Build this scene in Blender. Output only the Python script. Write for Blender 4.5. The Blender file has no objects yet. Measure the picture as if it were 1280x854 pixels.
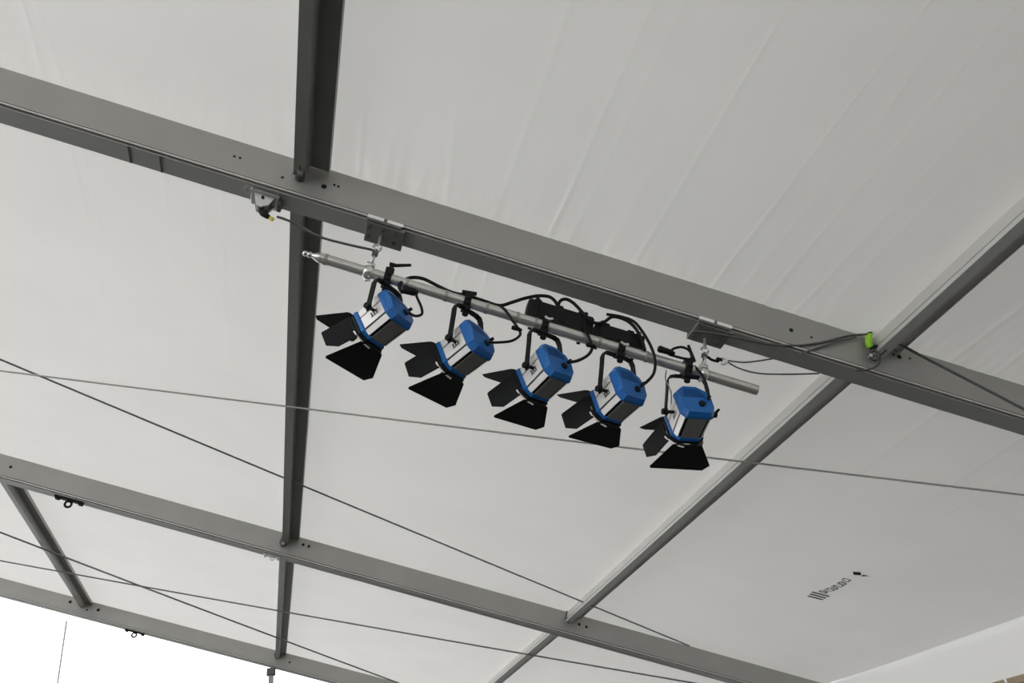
import bpy, bmesh, math, random
from mathutils import Vector, Matrix, noise

# ------------------------------------------------------------------ camera
EYE = 1.6                      # camera height above the ground
M = ((0.9613747434, 0.0249895722, 0.2741060451),
     (-0.2456986949, 0.5267811343, 0.8137160364),
     (-0.1240594777, -0.8496335433, 0.5125739831))
FPX = 1052.68
SC = bpy.context.scene
COL = SC.collection
cd = bpy.data.cameras.new('camera')
cam = bpy.data.objects.new('camera', cd)
COL.objects.link(cam)
cam.matrix_world = Matrix(((M[0][0], -M[0][1], -M[0][2], 0),
                           (M[1][0], -M[1][1], -M[1][2], 0),
                           (M[2][0], -M[2][1], -M[2][2], EYE),
                           (0, 0, 0, 1)))
cd.sensor_width = 36
cd.lens = FPX * 36 / 1280
cd.clip_start = 0.05
SC.camera = cam

# ------------------------------------------------------------------ world and sun
w = bpy.data.worlds.new('overcast_sky')
SC.world = w
w.use_nodes = True
bg = w.node_tree.nodes['Background']
bg.inputs['Color'].default_value = (0.975, 0.99, 1.0, 1)
bg.inputs['Strength'].default_value = 2.7
sd = bpy.data.lights.new('sun', 'SUN')
sd.energy = 0.8
sd.angle = math.radians(6)
sd.color = (1.0, 0.96, 0.9)
sun = bpy.data.objects.new('sun', sd)
COL.objects.link(sun)
sun.rotation_euler = Vector((0.60, 0.25, -0.75)).to_track_quat('-Z', 'Y').to_euler()
vs = SC.view_settings
vs.view_transform = 'Standard'
vs.look = 'None'
vs.gamma = 1
vs.use_curve_mapping = False
vs.exposure = 0.12

# ------------------------------------------------------------------ materials
def mat(name, col, rough=0.6, metal=0.0, var=0.0, scale=8.0, bump=0.0, bscale=60.0):
    m = bpy.data.materials.new(name)
    m.use_nodes = True
    nt = m.node_tree
    b = nt.nodes['Principled BSDF']
    b.inputs['Roughness'].default_value = rough
    b.inputs['Metallic'].default_value = metal
    if var > 0:
        tc = nt.nodes.new('ShaderNodeTexCoord')
        nz = nt.nodes.new('ShaderNodeTexNoise')
        nz.inputs['Scale'].default_value = scale
        nz.inputs['Detail'].default_value = 4
        nt.links.new(tc.outputs['Object'], nz.inputs['Vector'])
        mx = nt.nodes.new('ShaderNodeMix')
        mx.data_type = 'RGBA'
        mx.inputs[6].default_value = tuple(c * (1 - var) for c in col) + (1,)
        mx.inputs[7].default_value = tuple(min(1, c * (1 + var)) for c in col) + (1,)
        nt.links.new(nz.outputs['Fac'], mx.inputs[0])
        nt.links.new(mx.outputs[2], b.inputs['Base Color'])
    else:
        b.inputs['Base Color'].default_value = tuple(col) + (1,)
    if bump > 0:
        tc = nt.nodes.new('ShaderNodeTexCoord')
        nz = nt.nodes.new('ShaderNodeTexNoise')
        nz.inputs['Scale'].default_value = bscale
        nt.links.new(tc.outputs['Object'], nz.inputs['Vector'])
        bp = nt.nodes.new('ShaderNodeBump')
        bp.inputs['Strength'].default_value = bump
        bp.inputs['Distance'].default_value = 0.01
        nt.links.new(nz.outputs['Fac'], bp.inputs['Height'])
        nt.links.new(bp.outputs['Normal'], b.inputs['Normal'])
    return m

def fabric_mat(name, dcol, tcol, fac, stain=0.05):
    """White coated tarpaulin: part of the daylight passes through it."""
    m = bpy.data.materials.new(name)
    m.use_nodes = True
    nt = m.node_tree
    nt.nodes.clear()
    N = nt.nodes.new
    L = nt.links.new
    out = N('ShaderNodeOutputMaterial')
    df = N('ShaderNodeBsdfDiffuse')
    tr = N('ShaderNodeBsdfTranslucent')
    mx = N('ShaderNodeMixShader')
    mx.inputs[0].default_value = fac
    tc = N('ShaderNodeTexCoord')
    n1 = N('ShaderNodeTexNoise')
    n1.inputs['Scale'].default_value = 1.6
    n1.inputs['Detail'].default_value = 6
    L(tc.outputs['Object'], n1.inputs['Vector'])
    for sh, c in ((df, dcol), (tr, tcol)):
        k = N('ShaderNodeMix')
        k.data_type = 'RGBA'
        k.inputs[6].default_value = tuple(v * (1 - stain) for v in c) + (1,)
        k.inputs[7].default_value = tuple(min(1, v * (1 + stain)) for v in c) + (1,)
        L(n1.outputs['Fac'], k.inputs[0])
        L(k.outputs[2], sh.inputs['Color'])
    # fine creases of the cloth, running with the bay and across it
    mp = N('ShaderNodeMapping')
    mp.inputs['Scale'].default_value = (3.0, 0.8, 1.0)
    n2 = N('ShaderNodeTexNoise')
    n2.inputs['Scale'].default_value = 2.0
    n2.inputs['Detail'].default_value = 5
    n2.inputs['Distortion'].default_value = 0.4
    L(tc.outputs['Object'], mp.inputs['Vector'])
    L(mp.outputs['Vector'], n2.inputs['Vector'])
    bp = N('ShaderNodeBump')
    bp.inputs['Strength'].default_value = 0.3
    bp.inputs['Distance'].default_value = 0.01
    L(n2.outputs['Fac'], bp.inputs['Height'])
    L(bp.outputs['Normal'], df.inputs['Normal'])
    L(bp.outputs['Normal'], tr.inputs['Normal'])
    L(df.outputs[0], mx.inputs[1])
    L(tr.outputs[0], mx.inputs[2])
    L(mx.outputs[0], out.inputs['Surface'])
    return m

FAB = fabric_mat('roof_tarpaulin', (0.80, 0.778, 0.748), (0.80, 0.780, 0.752), 0.27)
FABW = fabric_mat('wall_tarpaulin', (0.90, 0.89, 0.87), (0.90, 0.89, 0.87), 0.5, 0.02)
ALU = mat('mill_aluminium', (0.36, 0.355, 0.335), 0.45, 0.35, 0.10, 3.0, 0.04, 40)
ALUB = mat('polished_or_lit_aluminium', (0.60, 0.59, 0.565), 0.4, 0.3, 0.06, 3.0)  # polished lips; on the diagonal purlins the pale tone paints in side light
ALUD = mat('shaded_aluminium', (0.26, 0.257, 0.24), 0.5, 0.35, 0.10, 3.0, 0.04, 40)  # darker copy: the shade under the wide purlins put into the colour
PIPE = mat('scaffold_tube', (0.62, 0.61, 0.58), 0.35, 0.7, 0.12, 14.0)
ZINC = mat('zinc_plated', (0.68, 0.68, 0.66), 0.3, 0.8, 0.15, 30.0)
STEEL = mat('dark_steel', (0.12, 0.12, 0.115), 0.5, 0.5, 0.2, 30.0)
WIREL = mat('pale_wire_rope', (0.42, 0.41, 0.39), 0.5, 0.2, 0.2, 60.0)
WIRE = mat('wire_rope', (0.20, 0.20, 0.195), 0.5, 0.4, 0.2, 60.0)
BLACK = mat('black_rubber', (0.007, 0.007, 0.007), 0.65)
BLKM = mat('black_painted_metal', (0.007, 0.008, 0.008), 0.62, 0.0, 0.2, 12.0)
for _m in (BLACK, BLKM):
    _m.node_tree.nodes['Principled BSDF'].inputs['Specular IOR Level'].default_value = 0.25
BLUE = mat('blue_enamel', (0.008, 0.125, 0.42), 0.4, 0.0, 0.08, 18.0)
SILV = mat('bare_aluminium_panel', (0.93, 0.91, 0.88), 0.38, 0.25, 0.03, 20.0)
VENT = mat('dark_grey_panel', (0.24, 0.238, 0.225), 0.45, 0.3, 0.1, 20.0)
LENS = mat('lens_glass', (0.35, 0.37, 0.38), 0.08, 0.0)
GREEN = mat('lime_webbing', (0.30, 0.62, 0.03), 0.6)
YEL = mat('yellow_tape', (0.75, 0.68, 0.10), 0.6)
PRINT = mat('dark_print', (0.13, 0.13, 0.123), 0.7)
GROUND = mat('gravel_ground', (0.028, 0.027, 0.025), 0.9, 0.0, 0.25, 4.0, 0.4, 20)
BARK = mat('brown_timber', (0.16, 0.12, 0.07), 0.8, 0.0, 0.35, 3.0, 0.3, 12)
CLEAR = bpy.data.materials.new('clear_film')
CLEAR.use_nodes = True
_b = CLEAR.node_tree.nodes['Principled BSDF']
_b.inputs['Base Color'].default_value = (0.95, 0.97, 0.97, 1)
_b.inputs['Roughness'].default_value = 0.08
_b.inputs['Transmission Weight'].default_value = 1.0
_b.inputs['IOR'].default_value = 1.05

# ------------------------------------------------------------------ helpers
def put(name, bm, m, parent=None, smooth=None):
    bmesh.ops.recalc_face_normals(bm, faces=bm.faces)
    me = bpy.data.meshes.new(name)
    bm.to_mesh(me)
    bm.free()
    me.materials.append(m)
    if smooth is not None:
        me.polygons.foreach_set('use_smooth', [True] * len(me.polygons))
        try:
            me.set_sharp_from_angle(angle=math.radians(smooth))
        except Exception:
            pass
    o = bpy.data.objects.new(name, me)
    COL.objects.link(o)
    if parent:
        o.parent = parent
    return o

def tag(o, label=None, cat=None, group=None, kind=None):
    for k, v in (('label', label), ('category', cat), ('group', group), ('kind', kind)):
        if v:
            o[k] = v
    return o

def empty(name, loc=(0, 0, 0), mat3=None, **k):
    o = bpy.data.objects.new(name, None)
    o.empty_display_size = 0.1
    COL.objects.link(o)
    m4 = mat3.to_4x4() if mat3 else Matrix.Identity(4)
    m4.translation = Vector(loc)
    o.matrix_world = m4
    return tag(o, **k)

def box(bm, c, s, R=None, bev=0.0):
    """A box of size s about c, turned by R, with bevelled edges."""
    r = bmesh.ops.create_cube(bm, size=1)
    vs_ = r['verts']
    for v in vs_:
        v.co = Vector((v.co.x * s[0], v.co.y * s[1], v.co.z * s[2]))
    if bev:
        es = list({e for v in vs_ for e in v.link_edges})
        g = bmesh.ops.bevel(bm, geom=es, offset=bev, segments=1, affect='EDGES')
        vs_ = list({v for f in g['faces'] for v in f.verts} | {v for v in vs_ if v.is_valid})
    for v in vs_:
        v.co = (R @ v.co if R else v.co) + Vector(c)
    return bm

def prism(bm, pts, a, b, ax=1):
    """Closed outline in the two other axes, swept along axis ax from a to b."""
    def mk(p, t):
        if ax == 1:
            return (p[0], t, p[1])
        if ax == 0:
            return (t, p[0], p[1])
        return (p[0], p[1], t)
    A = [bm.verts.new(mk(p, a)) for p in pts]
    B = [bm.verts.new(mk(p, b)) for p in pts]
    n = len(pts)
    for i in range(n):
        bm.faces.new((A[i], A[(i + 1) % n], B[(i + 1) % n], B[i]))
    bm.faces.new(A)
    bm.faces.new(B[::-1])
    return bm

def loft(bm, rings, cap=True):
    """Skin between rings with the same number of points."""
    V = [[bm.verts.new(p) for p in r] for r in rings]
    n = len(V[0])
    for a, b in zip(V, V[1:]):
        for i in range(n):
            bm.faces.new((a[i], a[(i + 1) % n], b[(i + 1) % n], b[i]))
    if cap:
        bm.faces.new(V[0][::-1])
        bm.faces.new(V[-1])
    return bm

def smooth_path(pts, k=6):
    P = [Vector(p) for p in pts]
    if len(P) < 3:
        return P
    out = []
    for i in range(len(P) - 1):
        p0 = P[max(i - 1, 0)]
        p1 = P[i]
        p2 = P[i + 1]
        p3 = P[min(i + 2, len(P) - 1)]
        for j in range(k):
            t = j / k
            out.append(0.5 * ((2 * p1) + (p2 - p0) * t + (2 * p0 - 5 * p1 + 4 * p2 - p3) * t * t
                              + (3 * p1 - p0 - 3 * p2 + p3) * t ** 3))
    out.append(P[-1])
    return out

def tube(bm, pts, r, n=8, curve=False, flat=1.0):
    P = smooth_path(pts) if curve else [Vector(p) for p in pts]
    rs = r if isinstance(r, (list, tuple)) else [r] * len(P)
    rings = []
    up = None
    for i, p in enumerate(P):
        d = (P[min(i + 1, len(P) - 1)] - P[max(i - 1, 0)]).normalized()
        if up is None:
            up = d.orthogonal().normalized()
        up = (up - d * up.dot(d)).normalized()
        s = d.cross(up)
        rings.append([p + (up * math.cos(2 * math.pi * j / n) + s * math.sin(2 * math.pi * j / n) * flat) * rs[i]
                      for j in range(n)])
    return loft(bm, rings)

def ring(bm, c, axis, R, r, n=18, m=8, a0=0, a1=360):
    axis = Vector(axis).normalized()
    u = axis.orthogonal().normalized()
    v = axis.cross(u)
    full = abs(a1 - a0) >= 360
    rings = []
    for i in range(n + (0 if full else 1)):
        t = math.radians(a0 + (a1 - a0) * i / n)
        d = u * math.cos(t) + v * math.sin(t)
        rings.append([Vector(c) + d * (R + r * math.cos(2 * math.pi * j / m)) + axis * r * math.sin(2 * math.pi * j / m)
                      for j in range(m)])
    if full:
        V = [[bm.verts.new(p) for p in q] for q in rings]
        for i in range(n):
            a, b = V[i], V[(i + 1) % n]
            for j in range(m):
                bm.faces.new((a[j], a[(j + 1) % m], b[(j + 1) % m], b[j]))
    else:
        loft(bm, rings)
    return bm

def cyl(bm, a, b, r, n=12):
    return tube(bm, [a, b], r, n)

def BM():
    return bmesh.new()

# ------------------------------------------------------------------ the tent's measures
H = 3.0 + EYE                 # height of the roof cloth above x = 0
T = 0.33396                   # fall of the roof per metre towards +x
S = math.atan(T)
CS, SN = math.cos(S), math.sin(S)
XL, XR = -5.5, 5.76           # high open side, eave
YR = (3.111, 8.337, 13.431)   # near faces of the rafters
YS = (-0.0151, 0.0081, 0.0057)
RD, RW = 0.243, 0.112         # rafter depth (plumb) and width

def roof(x, y, off=0.0):
    """Point on the roof plane, off metres plumb below the cloth."""
    return Vector((x, y, H - T * x - off))

# ------------------------------------------------------------------ setting: ground and outside
bm = BM()
box(bm, (0, 5, -0.1), (120, 120, 0.2))
tag(put('floor', bm, GROUND), kind='structure')
# ------------------------------------------------------------------ setting: roof cloth
ceiling = empty('ceiling', (0, 0, 0), kind='structure')
random.seed(7)

def make_cloth(y0, y1, x0, x1, folds, pucker, name, seed, nx=1500, ny=84):
    bm = BM()
    grid = []
    for j in range(ny + 1):
        # closer rows near the rafters
        v = j / ny
        v = 0.5 - 0.5 * math.cos(math.pi * v)
        row = []
        for i in range(nx + 1):
            u = i / nx
            x = x0 + (x1 - x0) * u
            y = y0 + (y1 - y0) * v
            edge = min(y - y0, y1 - y)
            z = 0.0
            for fx, fs, amp, wd, ya, yb in folds:
                if ya <= y <= yb:
                    c = fx + fs * (y - yb) + 0.012 * noise.noise(Vector((fx * 9, y * 1.3, 0)))
                    d = (x - c) / wd
                    if abs(d) < 4:
                        e = min(1, (y - ya) / 0.35, (yb - y) / 0.12 + 0.35)
                        z += 1.0 * amp * max(0, e) * math.exp(-d * d) * (0.75 + 0.5 * noise.noise(Vector((fx * 5, y * 2.1, 3))))
            # short puckers where the cloth runs into the keder rails
            k = math.exp(-edge / 0.22)
            z += pucker * k * (noise.noise(Vector((x * 9.0 + seed, y * 2.5, seed))) +
                               0.6 * noise.noise(Vector((x * 22.0, y * 5.0, seed + 4))))
            z += 0.004 * noise.noise(Vector((x * 1.4, y * 0.9, seed + 9)))
            z += 0.0012 * noise.noise(Vector((x * 7.0, y * 1.5, seed + 2)))
            z -= 0.010 * math.sin(math.pi * v)
            z *= min(1, max(0, (edge - 0.055) / 0.05))
            row.append(bm.verts.new((x, y, H - T * x + z)))
        grid.append(row)
    for j in range(ny):
        for i in range(nx):
            bm.faces.new((grid[j][i], grid[j][i + 1], grid[j + 1][i + 1], grid[j + 1][i]))
    return put(name, bm, FAB, ceiling, smooth=180)

def fd(x, s, amp, wd, ya, yb):
    return (x, s, amp, wd, ya, yb)
mid = RW / 2
bay0 = [fd(-1.06, 0.03, 0.007, 0.012, 2.0, 3.2), fd(-0.98, 0.05, 0.004, 0.018, 2.3, 3.2), fd(-0.50, 0.3, 0.005, 0.015, 2.75, 3.15),
        fd(-0.36, -0.15, 0.005, 0.015, 2.7, 3.15), fd(0.39, 0.05, 0.004, 0.012, 2.6, 3.2), fd(0.62, -0.2, 0.004, 0.012, 2.75, 3.2),
        fd(0.82, 0.12, 0.006, 0.013, 2.4, 3.2), fd(0.93, -0.3, 0.005, 0.013, 2.7, 3.2), fd(1.04, 0.0, 0.006, 0.014, 1.2, 3.2),
        fd(1.12, -0.25, 0.004, 0.012, 2.6, 3.2), fd(1.31, 0.0, 0.0085, 0.011, -0.5, 3.2), fd(1.41, 0.01, 0.005, 0.014, 1.4, 3.2),
        fd(1.74, 0.0, 0.0075, 0.011, -0.5, 3.2), fd(1.60, 0.02, 0.003, 0.018, 1.9, 3.2), fd(2.135, 0.0, 0.008, 0.011, -0.5, 3.2),
        fd(2.26, 0.0, 0.005, 0.013, 0.4, 3.2), fd(2.40, 0.01, 0.007, 0.011, -0.5, 3.2), fd(2.33, 0.12, 0.005, 0.014, 0.8, 2.3),
        fd(2.56, 0.0, 0.006, 0.012, 0.4, 3.2), fd(2.66, 0.0, 0.004, 0.014, 0.8, 3.2), fd(3.4, 0.02, 0.005, 0.014, 0.4, 3.2),
        fd(3.62, 0.02, 0.005, 0.014, 0.4, 3.2), fd(4.2, 0.02, 0.005, 0.02, 0.4, 3.2), fd(-1.9, 0.02, 0.005, 0.02, 0.4, 3.2)]
bay1 = [fd(-0.99, -0.04, 0.007, 0.018, 3.1, 5.0), fd(-0.93, -0.02, 0.005, 0.02, 3.1, 4.4),
        fd(-0.57, 0.0, 0.006, 0.018, 3.1, 4.5), fd(-0.27, 0.0, 0.008, 0.016, 3.1, 5.4), fd(-0.40, 0.03, 0.005, 0.03, 3.1, 4.6),
        fd(0.92, 0.02, 0.006, 0.015, 3.1, 3.9), fd(1.04, 0.05, 0.006, 0.015, 3.1, 4.0), fd(1.8, 0.03, 0.006, 0.02, 3.1, 4.0),
        fd(4.02, 0.1, 0.006, 0.016, 3.1, 4.7), fd(4.2, 0.1, 0.006, 0.02, 3.1, 4.6), fd(3.5, 0.1, 0.004, 0.02, 3.1, 4.4)]
bay1 = [(a + b * 1.5, b * 0.5, c, d * 0.75, e, f) for a, b, c, d, e, f in bay1]
bay2 = [fd(-1.5, 0.0, 0.003, 0.03, 8.4, 10.0), fd(1.6, 0.0, 0.003, 0.03, 8.4, 11.0)]
make_cloth(-2.2, YR[0] + mid, XL, XR, bay0, 0.013, 'fabric_panel', 1)
make_cloth(YR[0] + mid, YR[1] + mid, XL, XR, bay1, 0.007, 'fabric_panel', 5)
make_cloth(YR[1] + mid, YR[2] + mid, XL, XR, bay2, 0.002, 'fabric_panel', 11, nx=420, ny=60)

make_cloth(-12.0, -2.2, XL, XR, [], 0.0, 'fabric_panel', 3, nx=60, ny=30)

# end wall behind the camera, same cloth; unseen, added to hold back daylight
bm = BM()
prism(bm, [(XL, 0), (XR, 0), (XR, H - T * XR - 0.02), (XL, H - T * XL - 0.02)], -12.03, -12.02)
tag(put('wall_back', bm, FABW), kind='structure')

# the side wall cloth rolls over the eave and hangs to a row of film windows
EZ = H - T * XR
wall = empty('wall_right', (0, 0, 0), kind='structure')
bm = BM()
prof = [(XR, EZ), (XR + 0.018, EZ - 0.010), (XR + 0.032, EZ - 0.030), (XR + 0.040, EZ - 0.07),
        (XR + 0.050, EZ - 0.16), (XR + 0.066, EZ - 0.28), (XR + 0.075, EZ - 0.392)]
ny = 160
rows = []
for j in range(ny + 1):
    y = -12.0 + (YR[2] + mid + 12.0) * j / ny
    rows.append([bm.verts.new((px + (0.006 * noise.noise(Vector((y * 2.2, pz * 3, 1))) if q > 1 else 0), y, pz))
                 for q, (px, pz) in enumerate(prof)])
for a, b in zip(rows, rows[1:]):
    for i in range(len(prof) - 1):
        bm.faces.new((a[i], a[i + 1], b[i + 1], b[i]))
put('fabric_panel', bm, FABW, wall, smooth=180)
wz = EZ - 0.392
# window row: white cloth bars around clear film
y = -0.14
WX = XR + 0.075
hh = 1.25
put('fabric_panel', box(BM(), (WX, -6.05, wz - hh / 2), (0.006, 11.9, hh)), FABW, wall)
def piece(name, c, sz, m, bev=0):
    return put(name, box(BM(), c, sz, None, bev), m, wall)
while y < YR[2] - 0.3:
    piece('window_post', (WX, y, wz - hh / 2), (0.004, 0.10, hh), FABW)
    for k in range(1, 4):
        piece('window_bar', (WX, y + 0.05 + k * 0.2225, wz - hh / 2), (0.003, 0.022, hh), FABW)
    piece('film_window', (WX + 0.006, y + 0.495, wz - hh / 2), (0.002, 0.89, hh), CLEAR)
    y += 0.99
for k in (1, 2, 3, 4):
    piece('window_crossbar', (WX - 0.004, 5.6, wz - k * 0.25), (0.003, 15.6, 0.022), FABW)
bm = BM()
box(bm, (WX, 0.7, (wz - hh) / 2), (0.006, 25.6, wz - hh))
put('lower_cloth', bm, FABW, wall)

# the brown boarded building that stands close outside the eave
root = empty('building', (8.6, 6.0, 0))
tag(root, 'brown boarded hut outside, seen in the corner below the wall cloth', 'building')
bm = BM()
box(bm, (1.0, 0, 1.65), (1.9, 12, 3.3))
put('building_wall', bm, BARK, root)
bm = BM()
prism(bm, [(-0.3, 3.28), (2.2, 3.28), (2.2, 3.4), (1.0, 3.9), (-0.3, 3.4)], -6.3, 6.3)
put('roof', bm, STEEL, root)
for k in range(8):
    put('board', box(BM(), (0.03, 0, 0.2 + k * 0.42), (0.06, 12, 0.40), None, 0.01), BARK, root)
for k in range(4):
    f = put('window', box(BM(), (-0.01, -4.5 + k * 3, 1.8), (0.06, 1.1, 1.3), None, 0.01), STEEL, root)
    put('pane', box(BM(), (-0.045, -4.5 + k * 3, 1.8), (0.02, 0.95, 1.15)), LENS, f)

# tall trees outside the eave side; unseen, added so their crowns darken the roof
LEAF = mat('dark_foliage', (0.035, 0.055, 0.02), 0.8, 0, 0.4, 3.0, 0.6, 6)
for tx, ty, tz, rad, lb in ((9.3, -3.0, 9.2, 6.0, 'tall tree outside the eave, unseen, added to shade the roof, nearest behind the camera'), (11.4, 1.6, 9.3, 5.6, 'tall tree outside the eave beside the hut, unseen, added to shade the roof'),
                        (12.6, 9.5, 9.3, 4.6, 'tall tree outside the eave near the gable, unseen, added to shade the roof')):
    root = empty('shade_tree', (tx, ty, 0))
    tag(root, lb, 'shade_tree', 'unseen trees added to shade the roof')
    bm = BM()
    tube(bm, [(0, 0, 0), (0.1, 0.1, 3), (-0.1, 0.2, 6.5), (-1.6, 0, tz)], [0.42, 0.34, 0.28, 0.12], 10, curve=False)
    put('trunk', bm, BARK, root, smooth=60)
    bm = BM()
    rnd = random.Random(int(tx * 10 + ty))
    for k in range(26):
        a_ = rnd.uniform(0, 6.283)
        q = rnd.uniform(0.1, 0.75) * rad
        c_ = Vector((q * math.cos(a_) - 3.4, q * math.sin(a_), tz + rnd.uniform(-0.45, 0.45) * rad))
        rr = rnd.uniform(0.28, 0.45) * rad
        g_ = bmesh.ops.create_icosphere(bm, subdivisions=3, radius=rr)
        for vv in g_['verts']:
            n_ = vv.co.normalized()
            vv.co = c_ + vv.co * (1 + 0.35 * noise.noise(n_ * 3.1 + c_) + 0.12 * noise.noise(n_ * 9 + c_))
    put('crown', bm, LEAF, root)

# ------------------------------------------------------------------ rafters
def rafter(i, label, holes, parts=True):
    y0, ys = YR[i], YS[i]
    root = empty('rafter', (0, y0, H))
    tag(root, label, 'beam', 'rafters of the tent frame')
    x0, x1 = XL - 0.05, XR - 0.02
    L = (x1 - x0) / CS
    d = RD * CS                     # depth square to the slope
    # section: y across, z up; grooves and lips as on an extruded keder profile
    g = 0.012
    half = [(0, -d + 0.034), (g, -d + 0.033), (g, -d + 0.026), (-0.006, -d + 0.024), (-0.006, -d + 0.014),
            (g, -d + 0.012), (g, -d + 0.006), (0.0, -d + 0.005), (0.0, -d)]
    sec = [(0, 0)] + half + [(RW - y_, z_) for y_, z_ in half[::-1]] + [(RW, 0)]
    bm = BM()
    prism(bm, sec, 0, L, ax=0)
    R = Matrix.Rotation(S, 4, 'Y')
    for v in bm.verts:
        q = R @ v.co
        xx = q.x + x0
        v.co = Vector((xx, q.y + ys * xx, q.z - T * x0))
    put('beam_profile', bm, ALU, root, smooth=20)
    lip = BM()
    for v in prism(lip, [(-0.008, -d + 0.014), (-0.008, -d + 0.023), (0.012, -d + 0.024), (0.012, -d + 0.013)], 0, L, ax=0).verts:
        q = R @ v.co
        xx = q.x + x0
        v.co = Vector((xx, q.y + ys * xx, q.z - T * x0))
    put('rail_lip', lip, ALUB, root)
    for (hx, dz, r) in holes:
        hb = BM()
        cyl(hb, (hx, ys * hx - 0.0025, -T * hx - dz), (hx, ys * hx + 0.004, -T * hx - dz), r, 10)
        put('bolt_hole', hb, BLKM, root)
    return root

H1 = [(0.221, 0.121, 0.013), (0.270, 0.090, 0.006), (0.289, 0.092, 0.006), (0.029, 0.144, 0.006), (-0.193, 0.105, 0.006), (-0.167, 0.104, 0.006), (2.510, 0.116, 0.011), (2.613, 0.122, 0.006), (3.091, 0.070, 0.012), (3.062, 0.065, 0.006), (3.152, 0.058, 0.006)]
H2 = [(-2.358, 0.105, 0.014), (0.348, 0.068, 0.014), (0.402, 0.069, 0.014), (3.093, 0.097, 0.014), (3.167, 0.102, 0.014)]
H3 = [(-2.700, 0.081, 0.022), (-2.464, 0.131, 0.014), (-2.315, 0.091, 0.022), (0.370, 0.118, 0.014)]
r1 = rafter(0, 'front-most grey rafter that the row of blue spotlights hangs under',
            H1)
r2 = rafter(1, 'middle grey rafter crossing behind the spotlights, with a steel ring under it',
            H2)
r3 = rafter(2, 'rearmost grey rafter at the open gable end, bright sky under it',
            H3)
# sleeve joint on the left part of the first rafter
for q in (-0.66, -0.52):
    bm = BM()
    c = roof(q, YR[0] + YS[0] * q + RW / 2, RD - 0.002)
    box(bm, c - Vector((0, YR[0], H)), (0.006, RW - 0.004, 0.012), Matrix.Rotation(S, 3, 'Y'))
    put('joint_seam', bm, STEEL, r1)

# ------------------------------------------------------------------ purlins
def purlin(pa, pb, wdt, label, m=None, dep=0.108):
    """pa, pb: lower corner on the uphill side at both ends (x, y, z of camera frame)."""
    A, B = Vector(pa) + Vector((0, 0, EYE)), Vector(pb) + Vector((0, 0, EYE))
    root = empty('purlin', A)
    tag(root, label, 'beam', 'purlins between the rafters')
    t = Vector((CS, 0, -SN))
    n = Vector((SN, 0, CS))
    bw, fl = 0.056, dep - 0.030      # deep rib on the uphill side, wide flange just under the cloth
    sec = [(0, 0), (bw, 0), (bw, fl - 0.002), (bw + 0.004, fl), (wdt - 0.004, fl), (wdt, fl - 0.006), (wdt, dep - 0.004), (0, dep - 0.004),
           (0, 0.036), (0.005, 0.034), (0.005, 0.024), (0, 0.022)]
    bm = BM()
    loft(bm, [[p - A + t * a + n * b for a, b in sec] for p in (A, B)])
    put('purlin_profile', bm, m or ALUD, root, smooth=20)
    # end plates with their bolts, as seen at both rafters
    for p, s in ((A, 1), (B, -1)):
        bm = BM()
        c = p - A + t * 0.028 + n * 0.035 + Vector((0, s * 0.03, 0))
        box(bm, c, (0.006, 0.07, 0.08), Matrix.Rotation(S, 3, 'Y'), 0.001)
        q = put('end_plate', bm, STEEL, root)
    return root

pA = [((0.02, -2.2, 2.877), (0.078, 3.09, 2.858)), ((0.070, 3.235, 2.861), (0.146, 8.33, 2.835)), ((0.127, 8.46, 2.842), (0.162, 13.42, 2.83))]
pB = [((2.80, -2.2, 1.948), (2.934, 3.06, 1.904)), ((2.887, 3.185, 1.92), (2.946, 8.35, 1.90)), ((2.936, 8.48, 1.903), (2.936, 13.44, 1.903))]
pC = [((-2.60, -2.2, 3.752), (-2.57, 3.14, 3.742)), ((-2.575, 3.27, 3.744), (-2.57, 8.31, 3.742)), ((-2.569, 8.44, 3.742), (-2.564, 13.41, 3.74))]
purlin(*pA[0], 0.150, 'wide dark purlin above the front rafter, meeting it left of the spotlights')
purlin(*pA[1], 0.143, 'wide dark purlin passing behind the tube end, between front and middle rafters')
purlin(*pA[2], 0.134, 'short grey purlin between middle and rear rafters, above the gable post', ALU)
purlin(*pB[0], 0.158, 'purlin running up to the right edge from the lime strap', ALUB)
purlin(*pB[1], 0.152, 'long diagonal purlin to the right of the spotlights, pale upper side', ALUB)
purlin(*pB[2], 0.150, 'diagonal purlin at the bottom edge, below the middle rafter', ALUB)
purlin(*pC[2], 0.140, 'leftmost short purlin between middle and rear rafters', ALU)

# ------------------------------------------------------------------ bracing wires
def wire(pts, r, label, m=None):
    P = [Vector(p) + Vector((0, 0, EYE)) for p in pts]
    root = empty('bracing_wire', P[0])
    tag(root, label, 'wire', 'bracing wires under the roof')
    bm = BM()
    n = 10
    Q = []
    for i in range(n + 1):
        t = i / n
        Q.append(P[0].lerp(P[1], t) - P[0] - Vector((0, 0, 0.02 * 4 * t * (1 - t))))
    tube(bm, Q, r, 6)
    put('wire_rope', bm, m or WIRE, root, smooth=60)
    return root

def ext(a, b, s0, s1):
    a, b = Vector(a), Vector(b)
    return a + (b - a) * s0, a + (b - a) * s1
wire(ext((-1.943, 6.094, 3.588), (3.780, 8.061, 1.677), -1.0, 1.07), 0.0075,
     'wire crossing behind the dark purlin and ending at the middle rafter')
wire(ext((-1.950, 6.174, 3.531), (4.352, 3.831, 1.427), -0.5, 1.11), 0.0065,
     'long pale wire passing just below the five spotlights to the right edge', WIREL)
wire(ext((-2.976, 10.562, 3.874), (1.903, 12.9, 2.244), -0.3, 1.15), 0.010,
     'steeper wire between middle and rear rafters, falling to the rear rafter')
wire(ext((-3.288, 11.899, 3.978), (4.571, 9.188, 1.353), -0.2, 1.12), 0.009,
     'flatter wire between middle and rear rafters, rising to the middle rafter')

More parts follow.
